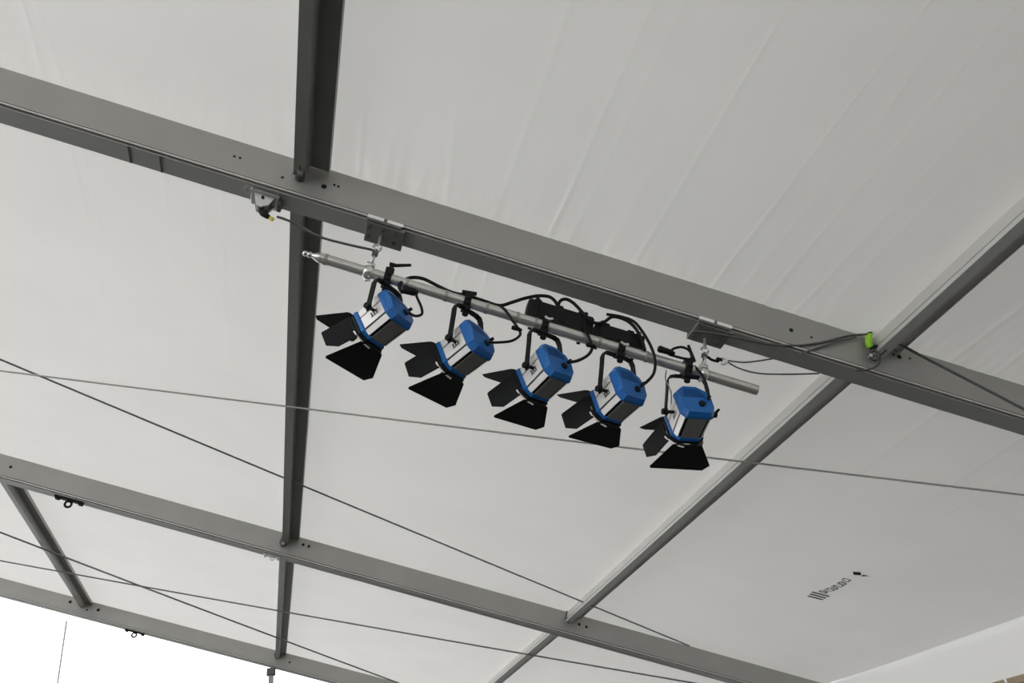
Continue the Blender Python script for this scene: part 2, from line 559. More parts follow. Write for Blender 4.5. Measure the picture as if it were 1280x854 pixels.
# ------------------------------------------------------------------ gable: post and hanging cable
root = empty('gable_post', (0.11, YR[2] + 0.055, 0))
tag(root, 'slim grey upright post standing under the rear rafter', 'post')
bm = BM()
gz = 2.72 + EYE - 0.02
box(bm, (0, 0, gz / 2), (0.075, 0.09, gz), None, 0.006)
put('post_profile', bm, ALU, root)
bm = BM()
box(bm, (0, -0.01, gz - 0.05), (0.13, 0.11, 0.10), None, 0.01)
put('head_bracket', bm, STEEL, root)
root = empty('hanging_line', (-2.727, YR[2] + 0.06, 3.55 + EYE - 0.01))
tag(root, 'thin pale line hanging from the rear rafter against the sky', 'line')
bm = BM()
tube(bm, [(0, 0, 0.03), (0.0, 0, -5.1)], 0.013, 6)
put('cord', bm, mat('pale_cord', (0.45, 0.46, 0.47), 0.7), root)

# ------------------------------------------------------------------ print on the cloth (worn logo, letters not legible)
root = empty('roof_print', roof(4.46, 5.98, 0.0))
tag(root, 'small dark line of worn lettering and emblem on the roof cloth', 'print')
def flat(bm, pts):
    """Ink patch: outline in (along y, across x), 4 mm under the cloth."""
    top = [bm.verts.new((b, a, -T * b - 0.016)) for a, b in pts]
    low = [bm.verts.new((b, a, -T * b - 0.0175)) for a, b in pts]
    n = len(pts)
    bm.faces.new(top)
    bm.faces.new(low[::-1])
    for i in range(n):
        bm.faces.new((top[i], top[(i + 1) % n], low[(i + 1) % n], low[i]))
bm = BM()
for k in range(3):                       # the striped bar at the far end
    flat(bm, [(0.22 + 0.05 * k, -0.07 + 0.01 * k), (0.245 + 0.05 * k, -0.07 + 0.01 * k), (0.235 + 0.05 * k, 0.075), (0.21 + 0.05 * k, 0.075)])
tag(put('print_bar', bm, PRINT, root), kind='stuff')
bm = BM()
for k in range(9):                       # the row of letters, seen from behind
    a = 0.155 - 0.043 * k
    c = 0.02 * math.sin(k / 8 * math.pi) - 0.01
    flat(bm, [(a, c - 0.03), (a + 0.009, c - 0.03), (a + 0.009, c + 0.035), (a, c + 0.035)])
    if k % 3 != 1:
        flat(bm, [(a + 0.009, c + 0.022), (a + 0.033, c + 0.022), (a + 0.033, c + 0.034), (a + 0.009, c + 0.034)])
    if k % 2 == 0:
        flat(bm, [(a + 0.009, c - 0.03), (a + 0.033, c - 0.03), (a + 0.033, c - 0.018), (a + 0.009, c - 0.018)])
    if k % 3 != 2:
        flat(bm, [(a + 0.026, c - 0.018), (a + 0.035, c - 0.018), (a + 0.035, c + 0.022), (a + 0.026, c + 0.022)])
tag(put('print_letters', bm, PRINT, root), kind='stuff')
bm = BM()
flat(bm, [(-0.29, -0.02), (-0.335, -0.055), (-0.365, -0.01), (-0.32, 0.025)])
flat(bm, [(-0.30, 0.035), (-0.345, 0.075), (-0.335, 0.03)])
tag(put('print_emblem', bm, BLKM, root), kind='stuff')
# ------------------------------------------------------------------ the tube and its hangers
SP = math.atan(0.3243)
XP = Vector((math.cos(SP), 0, -math.sin(SP)))
ZP = Vector((math.sin(SP), 0, math.cos(SP)))
YP = Vector((0, 1, 0))
RP = Matrix((XP, YP, ZP)).transposed()
P0 = Vector((0.15, 3.171, 2.443 + EYE))
PL = 2.237

def onpipe(u, v=0, h=0):
    """u metres along the tube, v behind it, h above it (square to the tube)."""
    return P0 + XP * u + YP * v + ZP * h

pipe = empty('lighting_pipe', P0, RP)
tag(pipe, 'sloping silver scaffold tube that carries the five spotlights', 'pipe')
bm = BM()
r = 0.0255
rings = []
n = 20
for (u, rr) in ((0.055, r), (PL, r), (PL, r - 0.004), (PL - 0.05, r - 0.005)):
    rings.append([(u, rr * math.cos(2 * math.pi * j / n), rr * math.sin(2 * math.pi * j / n)) for j in range(n)])
loft(bm, rings)
put('tube', bm, PIPE, pipe, smooth=40)
bm = BM()
prof = [(0.06, 0.024), (0.045, 0.0225), (0.03, 0.015), (0.018, 0.010), (0.012, 0.014), (0.004, 0.015), (-0.004, 0.009), (-0.012, 0.014),
        (-0.020, 0.012), (-0.026, 0.004)]
loft(bm, [[(u, rr * math.cos(2 * math.pi * j / n), rr * math.sin(2 * math.pi * j / n)) for j in range(n)] for u, rr in prof])
put('spigot', bm, ZINC, pipe, smooth=50)
for u in (0.085, 0.47, 0.66, 0.86, 1.01, 1.10, 1.42, 1.66, 1.955):
    bm = BM()
    loft(bm, [[(uu, rr * math.cos(2 * math.pi * j / n), rr * math.sin(2 * math.pi * j / n)) for j in range(n)]
              for uu, rr in ((u - 0.008, r - 0.002), (u - 0.007, r + 0.0022), (u + 0.007, r + 0.0022), (u + 0.008, r - 0.002))])
    put('collar', bm, ALU, pipe, smooth=40)

def hanger(u, label, strip):
    """Clamp plates on the rafter's lower flange, an eye bolt and a half coupler round the tube."""
    c = onpipe(u)
    ztop = (H - T * c.x - RD)              # underside of the rafter above the tube
    root = empty('pipe_hanger', c, RP)
    tag(root, label, 'hanger', 'hangers between rafter and tube')
    top = (ztop - c.z) * math.cos(SP)
    cy = YR[0] + YS[0] * c.x + RW / 2 - c.y
    bm = BM()
    box(bm, (0.012, cy + 0.010, top - 0.010), (0.185, RW + 0.030, 0.018), None, 0.002)
    for s in (-1, 1):
        box(bm, (0.0, cy + s * (RW / 2 + 0.012), top + 0.004), (0.165, 0.012, 0.03), None, 0.002)
    put('clamp_plate', bm, mat('dull_steel_plate', (0.17, 0.168, 0.16), 0.6, 0.2, 0.1, 10.0), root)
    for s in (-0.062, 0.0, 0.062):
        for q in (-0.035, 0.035):
            put('bolt', cyl(BM(), (s, cy + q, top - 0.017), (s, cy + q, top - 0.030), 0.008, 6), STEEL, root)
    if strip:
        for s in (-0.045, 0.05):
            put('reflective_strip', box(BM(), (s, cy - RW / 2 - 0.020, top + 0.008), (0.078, 0.004, 0.018)), SILV, root)
    bm = BM()
    cyl(bm, (0, 0, top - 0.02), (0, 0, top - 0.075), 0.009, 8)
    ring(bm, (0, 0, top - 0.095), (0, 1, 0), 0.018, 0.0065)
    put('eye_bolt', bm, ZINC, root, smooth=60)
    bm = BM()
    ring(bm, (0, 0, 0.075), (1, 0, 0), 0.020, 0.006)
    cyl(bm, (0, 0, 0.06), (0, 0, 0.03), 0.010, 8)
    box(bm, (0.0, 0.012, 0.044), (0.04, 0.05, 0.02), None, 0.003)
    put('shackle', bm, ZINC, root, smooth=60)
    bm = BM()
    cyl(bm, (0, 0, 0.088), (0, 0, top - 0.106), 0.007, 8)
    box(bm, (0, 0, (top - 0.02) / 2), (0.028, 0.018, 0.022), None, 0.003)
    put('link', bm, STEEL, root)
    bm = BM()
    ring(bm, (0, 0, 0), (1, 0, 0), 0.030, 0.006, 20)
    for v in bm.verts:
        v.co.x *= 3.2
    box(bm, (0, 0.036, 0.0), (0.036, 0.02, 0.03), None, 0.003)
    cyl(bm, (0, 0.04, -0.02), (0, 0.04, 0.035), 0.006, 8)
    put('half_coupler', bm, ZINC, root, smooth=50)
    return root
hanger(0.285, 'steel hanger above the left end of the tube', True)
hanger(1.955, 'steel hanger near the right end of the tube', True)

# ------------------------------------------------------------------ spotlights
def octo(w_, t, b, ct, cb, st=0.022, sb=0.033):
    """Eight-sided outline in x, z: width w_, top t, bottom b, chamfers ct above and cb below."""
    h = w_ / 2
    return [(-h + cb, b), (h - cb, b), (h, b + sb), (h, t - st), (h - ct, t), (-h + ct, t), (-h, t - st), (-h, b + sb)]

def ring_at(o, y):
    return [(x, y, z) for x, z in o]

def sc(o_, k):
    return [(x * k, z * k) for x, z in o_]

def spotlight(u, uf, v, dr, yaw, tilt, roll, label, doors, lever='none'):
    R = RP @ Matrix.Rotation(math.radians(roll), 3, 'Y') @ Matrix.Rotation(math.radians(-yaw), 3, 'Z')
    base = onpipe(uf)
    root = empty('spotlight', base, R)
    tag(root, label, 'spotlight', 'spotlights on the tube')
    drop = 0.220 + dr
    Rt = Matrix.Rotation(math.radians(-tilt), 4, 'X')
    piv = Vector((0, 0, -drop)) + (Matrix.Rotation(math.radians(yaw), 3, 'Z') @ Vector((0, v, 0)))
    off = piv + (Rt @ Vector((0, 0.0483, -0.0017)))
    def turn(bm):
        for q in bm.verts:
            q.co = (Rt @ q.co) + off
        return bm
    # --- body in its own frame: x right, y towards the light, z up
    W, TT, BB = 0.150, 0.088, -0.083
    y0, y1 = -0.064, 0.064
    CT, CB = 0.032, 0.017
    def tp(y):
        return 1 - 0.027 * y / 0.064
    o = octo(W, TT, BB, CT, CB)
    bm = BM()
    loft(bm, [ring_at(sc(o, 0.965 * tp(y0)), y0 - 0.01), ring_at(sc(o, 0.965 * tp(y1)), y1 + 0.01)])
    put('housing', turn(bm), BLKM, root)
    def panel(a, b, s0, s1, m, name, th=0.003):
        (ax, az), (bx, bz) = o[a], o[b]
        e = Vector((bx - ax, 0, bz - az))
        nn = Vector((e.z, 0, -e.x)).normalized()
        if nn.dot(Vector(((ax + bx) / 2, 0, (az + bz) / 2))) < 0:
            nn = -nn
        p = Vector((ax, 0, az)) + e * s0
        q = Vector((ax, 0, az)) + e * s1
        bm = BM()
        r_ = []
        for y in (y0, y1):
            k = tp(y)
            f = lambda c: Vector((c.x * k, y, c.z * k))
            r_.append([f(p) - nn * 0.004, f(q) - nn * 0.004, f(q) + nn * th, f(p) + nn * th])
        loft(bm, r_)
        return put(name, turn(bm), m, root)
    vp = panel(0, 1, 0.12, 0.88, VENT, 'vent_panel')
    for a, b in ((1, 2), (0, 7)):
        panel(a, b, 0.12, 0.90, SILV, 'side_panel')
    for a, b in ((2, 3), (7, 6)):
        panel(a, b, 0.05, 0.62, SILV, 'side_panel')
        panel(a, b, 0.68, 0.98, SILV, 'side_panel')
    for a, b in ((3, 4), (6, 5)):
        panel(a, b, 0.10, 0.95, SILV, 'side_panel')
    panel(4, 5, 0.1, 0.9, VENT, 'vent_panel')
    for sx in (-1, 1):                       # worn maker's mark, strokes only
        bm = BM()
        xx = sx * (W / 2 + 0.0035)
        for k in range(3):
            box(bm, (xx, 0.004 - k * 0.014, -0.006), (0.0012, 0.008, 0.020))
        box(bm, (xx, -0.010, -0.020), (0.0012, 0.040, 0.005))
        tag(put('printed_mark', turn(bm), PRINT, root), kind='stuff')
    # --- blue rear cap, domed with a crease across it
    oc = octo(W + 0.018, TT + 0.026, BB - 0.008, 0.048, CB + 0.006, st=0.050)
    bm = BM()
    loft(bm, [ring_at(sc(oc, 0.97), y0 + 0.004), ring_at(oc, y0 - 0.002), ring_at(oc, y0 - 0.012)], cap=False)
    rimv = [bm.verts.new((x, y0 - 0.012, z)) for x, z in oc]
    hw = (W + 0.018) / 2 * 0.90
    def yb(z):
        return y0 - 0.034 - (z + 0.09) * 0.17 if z < 0.0 else y0 - 0.049 + z * 0.16
    inner = sc(oc, 0.90)
    loops = [(inner[0], inner[1]), (inner[7], inner[2]), ((-hw, 0.0), (hw, 0.0)), (inner[6], inner[3]), (inner[5], inner[4])]
    Vr = [[bm.verts.new((p[0], min(yb(p[1]), y0 - 0.014), p[1])) for p in lp] for lp in loops]
    for a, b in zip(Vr, Vr[1:]):
        bm.faces.new((a[0], a[1], b[1], b[0]))
    inn = [Vr[0][0], Vr[0][1], Vr[1][1], Vr[3][1], Vr[4][1], Vr[4][0], Vr[3][0], Vr[1][0]]
    for i in range(8):
        a, b = inn[i], inn[(i + 1) % 8]
        ra, rb = rimv[i], rimv[(i + 1) % 8]
        if i == 2:
            bm.faces.new((ra, rb, b, Vr[2][1], a))
        elif i == 6:
            bm.faces.new((ra, rb, b, Vr[2][0], a))
        else:
            bm.faces.new((ra, rb, b, a))
    bmesh.ops.remove_doubles(bm, verts=bm.verts, dist=0.0005)
    cap = put('rear_cap', turn(bm), BLUE, root)
    bm = BM()
    for k in range(7):
        z = 0.010 + k * 0.0105
        box(bm, (-0.004, min(yb(z), y0 - 0.014) - 0.0005, z), (0.118 - k * 0.007, 0.003, 0.0045))
    tag(put('cooling_slot', turn(bm), NAVY, cap), kind='stuff')
    bm = BM()
    cyl(bm, (0.018, yb(-0.03) + 0.003, -0.034), (0.018, yb(-0.03) - 0.007, -0.034), 0.016, 14)
    put('focus_knob', turn(bm), BLKM, cap)
    bm = BM()
    cyl(bm, (0.060, yb(0.0) + 0.008, 0.004), (0.062, yb(0.0) - 0.016, 0.002), 0.008, 10)
    put('cable_gland', turn(bm), BLKM, cap)
    # --- blue front ring, black lens frame and glass
    of = octo(W + 0.014, TT + 0.004, BB - 0.002, CT + 0.004, CB + 0.016)
    bm = BM()
    loft(bm, [ring_at(sc(of, 0.95), y1 - 0.003), ring_at(of, y1 + 0.003), ring_at(of, y1 + 0.017), ring_at(sc(of, 0.96), y1 + 0.022)])
    put('front_ring', turn(bm), BLUE, root)
    bm = BM()
    loft(bm, [ring_at(octo(0.172, 0.086, -0.086, 0.03, 0.03, 0.03, 0.03), y) for y in (y1 + 0.021, y1 + 0.034)])
    put('lens_frame', turn(bm), BLKM, root)
    bm = BM()
    loft(bm, [[(q * math.cos(2 * math.pi * j / 20), y, q * math.sin(2 * math.pi * j / 20)) for j in range(20)]
              for q, y in ((0.07, y1 + 0.032), (0.066, y1 + 0.038), (0.04, y1 + 0.044), (0.012, y1 + 0.046))])
    put('lens', turn(bm), LENS, root, smooth=50)
    # --- barn doors: carrier ring and four leaves
    yh = y1 + 0.040
    def arc(r0, rr, a0, a1, y, n=20):
        bm = BM()
        tube(bm, [(r0 * math.cos(math.radians(a0 + (a1 - a0) * i / n)), y, r0 * math.sin(math.radians(a0 + (a1 - a0) * i / n)))
                  for i in range(n + 1)], rr, 6)
        return bm
    put('barndoor_ring', turn(arc(0.091, 0.005, 0, 359, yh, 30)), BLKM, root, smooth=50)
    put('retaining_clip', turn(arc(0.104, 0.004, 200, 258, yh + 0.002)), SILV, root, smooth=50)
    th = 0.0018
    for side, (ang, wn, wa, wb, ln, hz, chop) in zip(('bottom', 'left', 'top', 'right'), doors):
        # leaf drawn lying along +y from its hinge, then swung outward by ang
        pts = [(-wn / 2, 0), (wn / 2, 0), (wb, ln * (1 - chop)), (wb - 0.03, ln), (-wa + 0.006, ln), (-wa, ln * 0.94)]
        bm = BM()
        prism(bm, pts, -th, th, ax=2)
        R1 = Matrix.Rotation(math.radians(-ang), 4, 'X')
        R2 = Matrix.Rotation(math.radians({'bottom': 0, 'left': 90, 'top': 180, 'right': -90}[side]), 4, 'Y')
        for q in bm.verts:
            q.co = R2 @ ((R1 @ q.co) + Vector((0, yh, -hz)))
        leaf = put('barndoor_leaf', turn(bm), BLKM, root)
        bm = BM()
        cyl(bm, R2 @ Vector((-wn / 2 + 0.01, yh, -hz)), R2 @ Vector((wn / 2 - 0.01, yh, -hz)), 0.004, 8)
        put('hinge', turn(bm), BLKM, leaf)
    # --- yoke: splayed flat bar from the spigot down both sides to the pivots
    hx = 0.117
    pz, py = piv.z - 0.008, piv.y + 0.035
    path = [(-hx + 0.001, pz - 0.018), (-hx, pz + 0.02), (-hx + 0.014, pz * 0.5), (-0.098, -0.070), (-0.085, -0.048), (-0.06, -0.042), (0.06, -0.042), (0.085, -0.048), (0.098, -0.070),
            (hx - 0.014, pz * 0.5), (hx, pz + 0.02), (hx - 0.001, pz - 0.018)]
    P = [Vector((a, py * min(1, b / pz), b)) for a, b in path]
    bm = BM()
    rings = []
    for i, p in enumerate(P):
        d = (P[min(i + 1, len(P) - 1)] - P[max(i - 1, 0)]).normalized()
        s = Vector((d.z, 0, -d.x))
        rings.append([p + s * 0.0035 + Vector((0, 0.013, 0)), p + s * 0.0035 - Vector((0, 0.013, 0)),
                      p - s * 0.0035 - Vector((0, 0.013, 0)), p - s * 0.0035 + Vector((0, 0.013, 0))])
    loft(bm, rings)
    put('yoke', bm, BLKM, root)
    for s in (-1, 1):
        bm = BM()
        cyl(bm, (s * 0.07, py, pz), (s * (hx + 0.008), py, pz), 0.008, 10)
        cyl(bm, (s * (hx + 0.003), py, pz), (s * (hx + 0.020), py, pz), 0.015, 8)
        if s == 1:
            box(bm, (s * (hx + 0.014), py - 0.02, pz + 0.006), (0.012, 0.05, 0.010), None, 0.002)
        put('tilt_knob', bm, BLACK, root)
    # --- clamp round the tube (square to the tube again)
    un = (R.to_4x4().inverted()) @ RP.to_4x4()
    sh = R.inverted() @ (onpipe(u) - base)
    bm = BM()
    ring(bm, (0, 0, 0), (1, 0, 0), 0.032, 0.008, 16, 6)
    for q in bm.verts:
        q.co.x *= 2.4
    box(bm, (0, -0.006, 0.036), (0.040, 0.044, 0.024), None, 0.003)
    box(bm, (0, 0.036, -0.004), (0.034, 0.022, 0.056), None, 0.003)
    box(bm, (0.002, -0.004, -0.042), (0.040, 0.040, 0.026), None, 0.003)
    cyl(bm, (0.006, 0, -0.045), (0.006, 0, -0.072), 0.015, 12)
    cyl(bm, (0, -0.03, 0.0), (0, -0.05, 0.0), 0.010, 8)
    if lever == 'up':
        cyl(bm, (0, 0, 0.04), (0.002, 0, 0.078), 0.010, 8)
    for q in bm.verts:
        q.co = (un @ q.co) + sh
    clamp = put('pipe_clamp', bm, BLKM, root, smooth=35)
    bm = BM()
    if lever == 'up':
        tube(bm, [(-0.012, 0, 0.080), (0.022, -0.002, 0.086), (0.085, -0.006, 0.110)], [0.013, 0.0085, 0.007], 8)
    elif lever == 'tee':
        tube(bm, [(-0.034, 0, 0.052), (0.034, 0, 0.064)], 0.010, 8)
        cyl(bm, (0, 0, 0.03), (0, 0, 0.058), 0.008, 8)
    elif lever == 'slant':
        tube(bm, [(0.035, 0, 0.055), (-0.005, -0.01, 0.135)], [0.011, 0.007], 8)
    else:
        tube(bm, [(-0.02, 0, 0.050), (0.022, 0, 0.056)], 0.008, 8)
    for q in bm.verts:
        q.co = (un @ q.co) + sh
    put('clamp_handle', bm, BLACK, clamp)
    return root

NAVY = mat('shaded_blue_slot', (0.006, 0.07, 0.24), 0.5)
# leaves: angle, hinge width, far half-width one side, other side, length, hinge distance, corner cut
def D(bl, ba=3):
    return [(ba, 0.150, 0.150, 0.150, bl, 0.090, 0.22), (30, 0.130, 0.030, 0.085, 0.142, 0.088, 0.35),
            (24, 0.160, 0.140, 0.140, 0.155, 0.102, 0.10), (3, 0.130, 0.070, 0.070, 0.125, 0.086, 0.2)]
US = (0.377, 0.762, 1.144, 1.528, 1.870)
spotlight(US[0], 0.3845, -0.0046, -0.0222, -45.86, 20.5, -17.0,
          'leftmost blue and silver spotlight on the tube, its clamp lever sticking up', D(0.155), 'up')
spotlight(US[1], 0.7704, -0.0006, 0.0067, -39.67, 16.3, -16.4, 'second blue spotlight from the left end of the tube', D(0.155), 'tee')
spotlight(US[2], 1.1451, 0.0014, 0.0090, -27.73, 15.7, -17.0, 'middle one of the five blue spotlights', D(0.145))
spotlight(US[3], 1.5130, 0.0025, 0.0106, -21.89, 13.4, -14.8,
          'blue spotlight hanging under the thick cable bundle, second from the right', D(0.135))
spotlight(US[4], 1.8621, 0.0018, -0.0053, 1.86, 20.9, -13.1,
          'rightmost blue spotlight, turned to show its vented underside', D(0.150), 'slant')

# ------------------------------------------------------------------ things along the tube
def at(px, py, y):
    """World point on the upright plane y = const that the photograph shows at px, py (used for measuring only)."""
    a, b = (px - 640) / FPX, (py - 427) / FPX
    d = Vector([r_[0] * a + r_[1] * b + r_[2] for r_ in M])
    d *= y / d.y
    return d + Vector((0, 0, EYE))

def cord(name, pts, r, label, cat, group=None, m=BLACK, n=7, part='cord'):
    P = [at(*p) for p in pts]
    root = empty(name, P[0])
    tag(root, label, cat, group)
    bm = BM()
    tube(bm, [p - P[0] for p in P], r, n, curve=True)
    put(part, bm, m, root, smooth=60)
    return root

G1 = 'black power cables on the tube'
Y = 3.171
c = cord('power_cable', [(511, 391, 3.10), (519, 395, 3.10), (527, 393, 3.11), (527, 385, 3.12), (521, 371, 3.12), (519, 364, 3.13)], 0.0065,
         'black cable looping from the leftmost spotlight up to the tube', 'cable', G1)
cord('power_cable', [(611, 428, 3.10), (624, 428, 3.10), (640, 426, 3.11), (650, 419, 3.12), (648, 411, 3.12), (640, 400, 3.13), (632, 388, 3.14), (626, 383, 3.15)],
     0.0065, 'black cable curving from the second spotlight up to the tube', 'cable', G1)
cord('power_cable', [(709, 453, 3.10), (722, 451, 3.10), (735, 444, 3.11), (740, 435, 3.12), (737, 424, 3.12), (733, 415, 3.13), (728, 404, 3.2)],
     0.0075, 'black cable curving from the middle spotlight up behind the tube', 'cable', G1)
cord('power_cable', [(801, 483, 3.10), (809, 477, 3.10), (817, 467, 3.11), (819, 452, 3.12), (815, 436, 3.13), (804, 416, 3.15), (792, 402, 3.18), (776, 396, 3.2), (758, 393, 3.21)],
     0.0075, 'long black cable arching from the fourth spotlight over the power boxes', 'cable', G1)
cord('power_cable', [(886, 500, 3.09), (885, 488, 3.09), (881, 476, 3.10), (876, 467, 3.12), (868, 458, 3.16)],
     0.0065, 'short black cable rising from the rightmost spotlight', 'cable', G1)
cord('power_cable', [(503, 366, 3.13), (499, 358, 3.14), (504, 351, 3.16), (515, 347, 3.18), (530, 349, 3.19), (548, 358, 3.19), (566, 366, 3.18), (585, 370, 3.18), (604, 376, 3.18),
                     (624, 382, 3.18), (640, 378, 3.19), (656, 373, 3.2), (672, 370, 3.2), (686, 371, 3.2), (694, 377, 3.2), (699, 388, 3.21)],
     0.0085, 'thick black cable lying along the tube into the power boxes', 'cable', G1)
cord('power_cable', [(696, 392, 3.21), (699, 378, 3.19), (706, 374, 3.18), (714, 377, 3.18), (722, 384, 3.18), (731, 394, 3.17), (744, 404, 3.16), (756, 402, 3.17), (766, 396, 3.18), (782, 400, 3.17),
                     (794, 410, 3.16), (802, 424, 3.15), (806, 438, 3.14)],
     0.0085, 'tangled black cable lying over the two power boxes', 'cable', G1)
cord('power_cable', [(738, 374, 3.215), (752, 382, 3.215), (776, 388, 3.215), (800, 394, 3.215), (830, 404, 3.215), (862, 413, 3.215)],
     0.0080, 'dark cable running close under the front rafter to the right hanger', 'cable', G1)
cord('power_cable', [(824, 439, 3.14), (836, 441, 3.14), (842, 436, 3.15), (852, 434, 3.16), (861, 438, 3.16), (866, 446, 3.16), (860, 449, 3.15), (846, 446, 3.14), (836, 443, 3.14)],
     0.0065, 'small black cable loop beside the rightmost clamp', 'cable', G1)
# plug at the start of the small loop
def plug(px, py, y, u_len, label, dz=0.0, rr=0.017):
    c = at(px, py, y)
    root = empty('cable_plug', c, RP)
    tag(root, label, 'plug', 'black plugs on the tube')
    bm = BM()
    tube(bm, [(-u_len / 2, 0, 0), (-u_len / 2 + 0.008, 0, 0), (u_len / 4, 0, dz * 0.6), (u_len / 2, 0, dz)], [rr * 0.8, rr, rr * 0.85, rr * 0.45], 10)
    put('plug_body', bm, BLACK, root, smooth=40)
    bm = BM()
    ring(bm, (-u_len / 2 + 0.012, 0, 0), (1, 0, 0), rr * 0.95, 0.0025, 14, 6)
    put('plug_collar', bm, BLKM, root, smooth=50)
plug(833, 439, 3.13, 0.085, 'black plug lying on the tube between the fourth and fifth spotlights')
plug(513, 364, 3.125, 0.075, 'black plug hanging at the tube just right of the first clamp', rr=0.021)
plug(646, 411, 3.115, 0.05, 'slim black connector where the second cable turns upward', rr=0.011)
plug(739, 432, 3.115, 0.05, 'slim black connector where the third cable turns upward', rr=0.012)

# two power boxes strapped behind and above the tube
def power_box(u0, u1, h0, h1, label, tabs):
    root = empty('power_box', onpipe(u0, 0.045, h0), RP)
    tag(root, label, 'power box', 'power boxes on the tube')
    L, Hh = u1 - u0, h1 - h0
    box_ = BM()
    box(box_, (L / 2, 0, Hh / 2), (L, 0.075, Hh), None, 0.010)
    put('case', box_, BLKM, root, smooth=25)
    for k in range(tabs):
        x_ = L * (k + 0.6) / tabs
        bm = BM()
        cyl(bm, (x_, -0.040, Hh * 0.45), (x_, -0.030, Hh * 0.45), 0.024, 14)
        put('socket', bm, BLACK, root, smooth=40)
        bm = BM()
        box(bm, (x_ - 0.02, 0.0, Hh + 0.006), (0.035, 0.045, 0.022), None, 0.004)
        q = put('flap', bm, BLACK, root)
    for s in (0.12, 0.86):
        put('mounting_strap', box(BM(), (L * s, -0.002, Hh / 2), (0.018, 0.085, Hh + 0.012), None, 0.002), BLACK, root)
    return root
power_box(1.050, 1.385, 0.020, 0.150, 'black power box above the middle spotlight, nearer its left end the cables enter', 3)
power_box(1.395, 1.650, 0.020, 0.130, 'black power box above the fourth spotlight, cable arch over it', 2)

# zinc wing nuts seen against the boxes
for (px, py, lb) in ((686, 399, 'bright wing nut on the tube above the middle spotlight'), (781, 431, 'bright wing nut on the tube above the fourth spotlight')):
    c = at(px, py, 3.12)
    root = empty('wing_nut', c, RP)
    tag(root, lb, 'nut', 'wing nuts on the clamps')
    bm = BM()
    cyl(bm, (0, -0.006, 0), (0, 0.008, 0), 0.007, 8)
    put('nut_core', bm, ZINC, root)
    for s in (-1, 1):
        bm = BM()
        box(bm, (s * 0.012, 0, 0.006), (0.018, 0.004, 0.012), Matrix.Rotation(s * -0.6, 3, 'Y'), 0.001)
        put('wing', bm, ZINC, root)

# thin safety loops of wire at clamps
G2 = 'thin safety wires'
cord('safety_wire', [(833, 463, 3.16), (832, 474, 3.15), (836, 483, 3.14), (839, 492, 3.13), (839, 505, 3.12)], 0.003,
     'thin grey safety wire hanging beside the rightmost yoke', 'wire', G2, WIRE, 5, 'wire_rope')
cord('safety_wire', [(346, 271, 3.16), (356, 274, 3.16), (372, 281, 3.165), (400, 296, 3.168), (432, 305, 3.17), (468, 313, 3.171)], 0.0065,
     'dark wire from the pulley bracket to the left hanger, ending above the tube', 'wire', G2, STEEL, 6, 'wire_rope')
cord('safety_wire', [(884, 446, 3.17), (890, 450, 3.17), (898, 452, 3.17)], 0.007,
     'dark hook joining the right hanger to its wires', 'hook', G2, BLACK, 6, 'wire_rope')
cord('safety_wire', [(910, 451, 3.17), (930, 453, 3.18), (950, 451, 3.20), (968, 448, 3.22)], 0.0045,
     'upper thin wire from the right hanger to the front rafter', 'wire', G2, WIRE, 6, 'wire_rope')
cord('safety_wire', [(910, 453, 3.17), (925, 461, 3.19), (950, 467, 3.21), (985, 468, 3.24), (1024, 467, 3.26)], 0.0045,
     'lower sagging wire from the right hanger towards the diagonal purlin', 'wire', G2, WIRE, 6, 'wire_rope')
# shackle where these wires start
c = at(904, 452, 3.165)
root = empty('wire_grip', c, RP)
tag(root, 'small steel grip holding two thin wires right of the last spotlight', 'clip')
bm = BM()
ring(bm, (0, 0, 0), (0, 1, 0), 0.016, 0.006)
put('grip_ring', bm, ZINC, root, smooth=60)
bm = BM()
box(bm, (-0.022, 0, 0.002), (0.03, 0.018, 0.02), None, 0.003)
put('grip_body', bm, BLKM, root)

# ------------------------------------------------------------------ hardware on the front rafter
def under(x, i=0, dy=0.0, off=0.0):
    """Point on the underside of rafter i."""
    return Vector((x, YR[i] + YS[i] * x + RW / 2 + dy, H - T * x - RD - off))
RS = Matrix.Rotation(S, 3, 'Y')
c = under(-0.045, 0, 0.015)
root = empty('pulley_bracket', c, RS)
tag(root, 'pale pulley bracket under the front rafter beside the wide purlin', 'bracket')
bm = BM()
box(bm, (0, 0, -0.008), (0.135, 0.105, 0.014), None, 0.003)
put('bracket_plate', bm, ZINC, root)
bm = BM()
prism(bm, [(-0.05, -0.015), (0.05, -0.015), (0.035, -0.065), (0.01, -0.085), (-0.02, -0.075)], -0.040, -0.030)
put('cheek', bm, ZINC, root)
bm = BM()
prism(bm, [(-0.05, -0.015), (0.05, -0.015), (0.035, -0.065), (0.01, -0.085), (-0.02, -0.075)], 0.020, 0.030)
put('cheek', bm, ZINC, root)
bm = BM()
cyl(bm, (0.0, -0.028, -0.050), (0.0, 0.018, -0.050), 0.028, 16)
put('pulley_wheel', bm, STEEL, root, smooth=40)
bm = BM()
cyl(bm, (-0.002, -0.046, -0.034), (-0.002, -0.038, -0.034), 0.008, 8)
put('axle_bolt', bm, BLKM, root)
bm = BM()
ring(bm, (-0.085, -0.03, -0.012), (0, 0.4, 1), 0.014, 0.004, 14, 6)
put('side_eye', bm, ZINC, root, smooth=60)
bm = BM()
box(bm, (0.075, 0.0, -0.022), (0.018, 0.05, 0.035), None, 0.003)
put('stop_block', bm, STEEL, root)
bm = BM()
tube(bm, [(0.005, -0.01, -0.085), (0.022, -0.01, -0.100), (0.045, -0.01, -0.108), (0.062, -0.01, -0.112)], [0.012, 0.016, 0.014, 0.008], 8)
hk = put('hook', bm, BLKM, root, smooth=60)
bm = BM()
tube(bm, [(0.060, -0.01, -0.112), (0.078, -0.01, -0.118)], 0.010, 8)
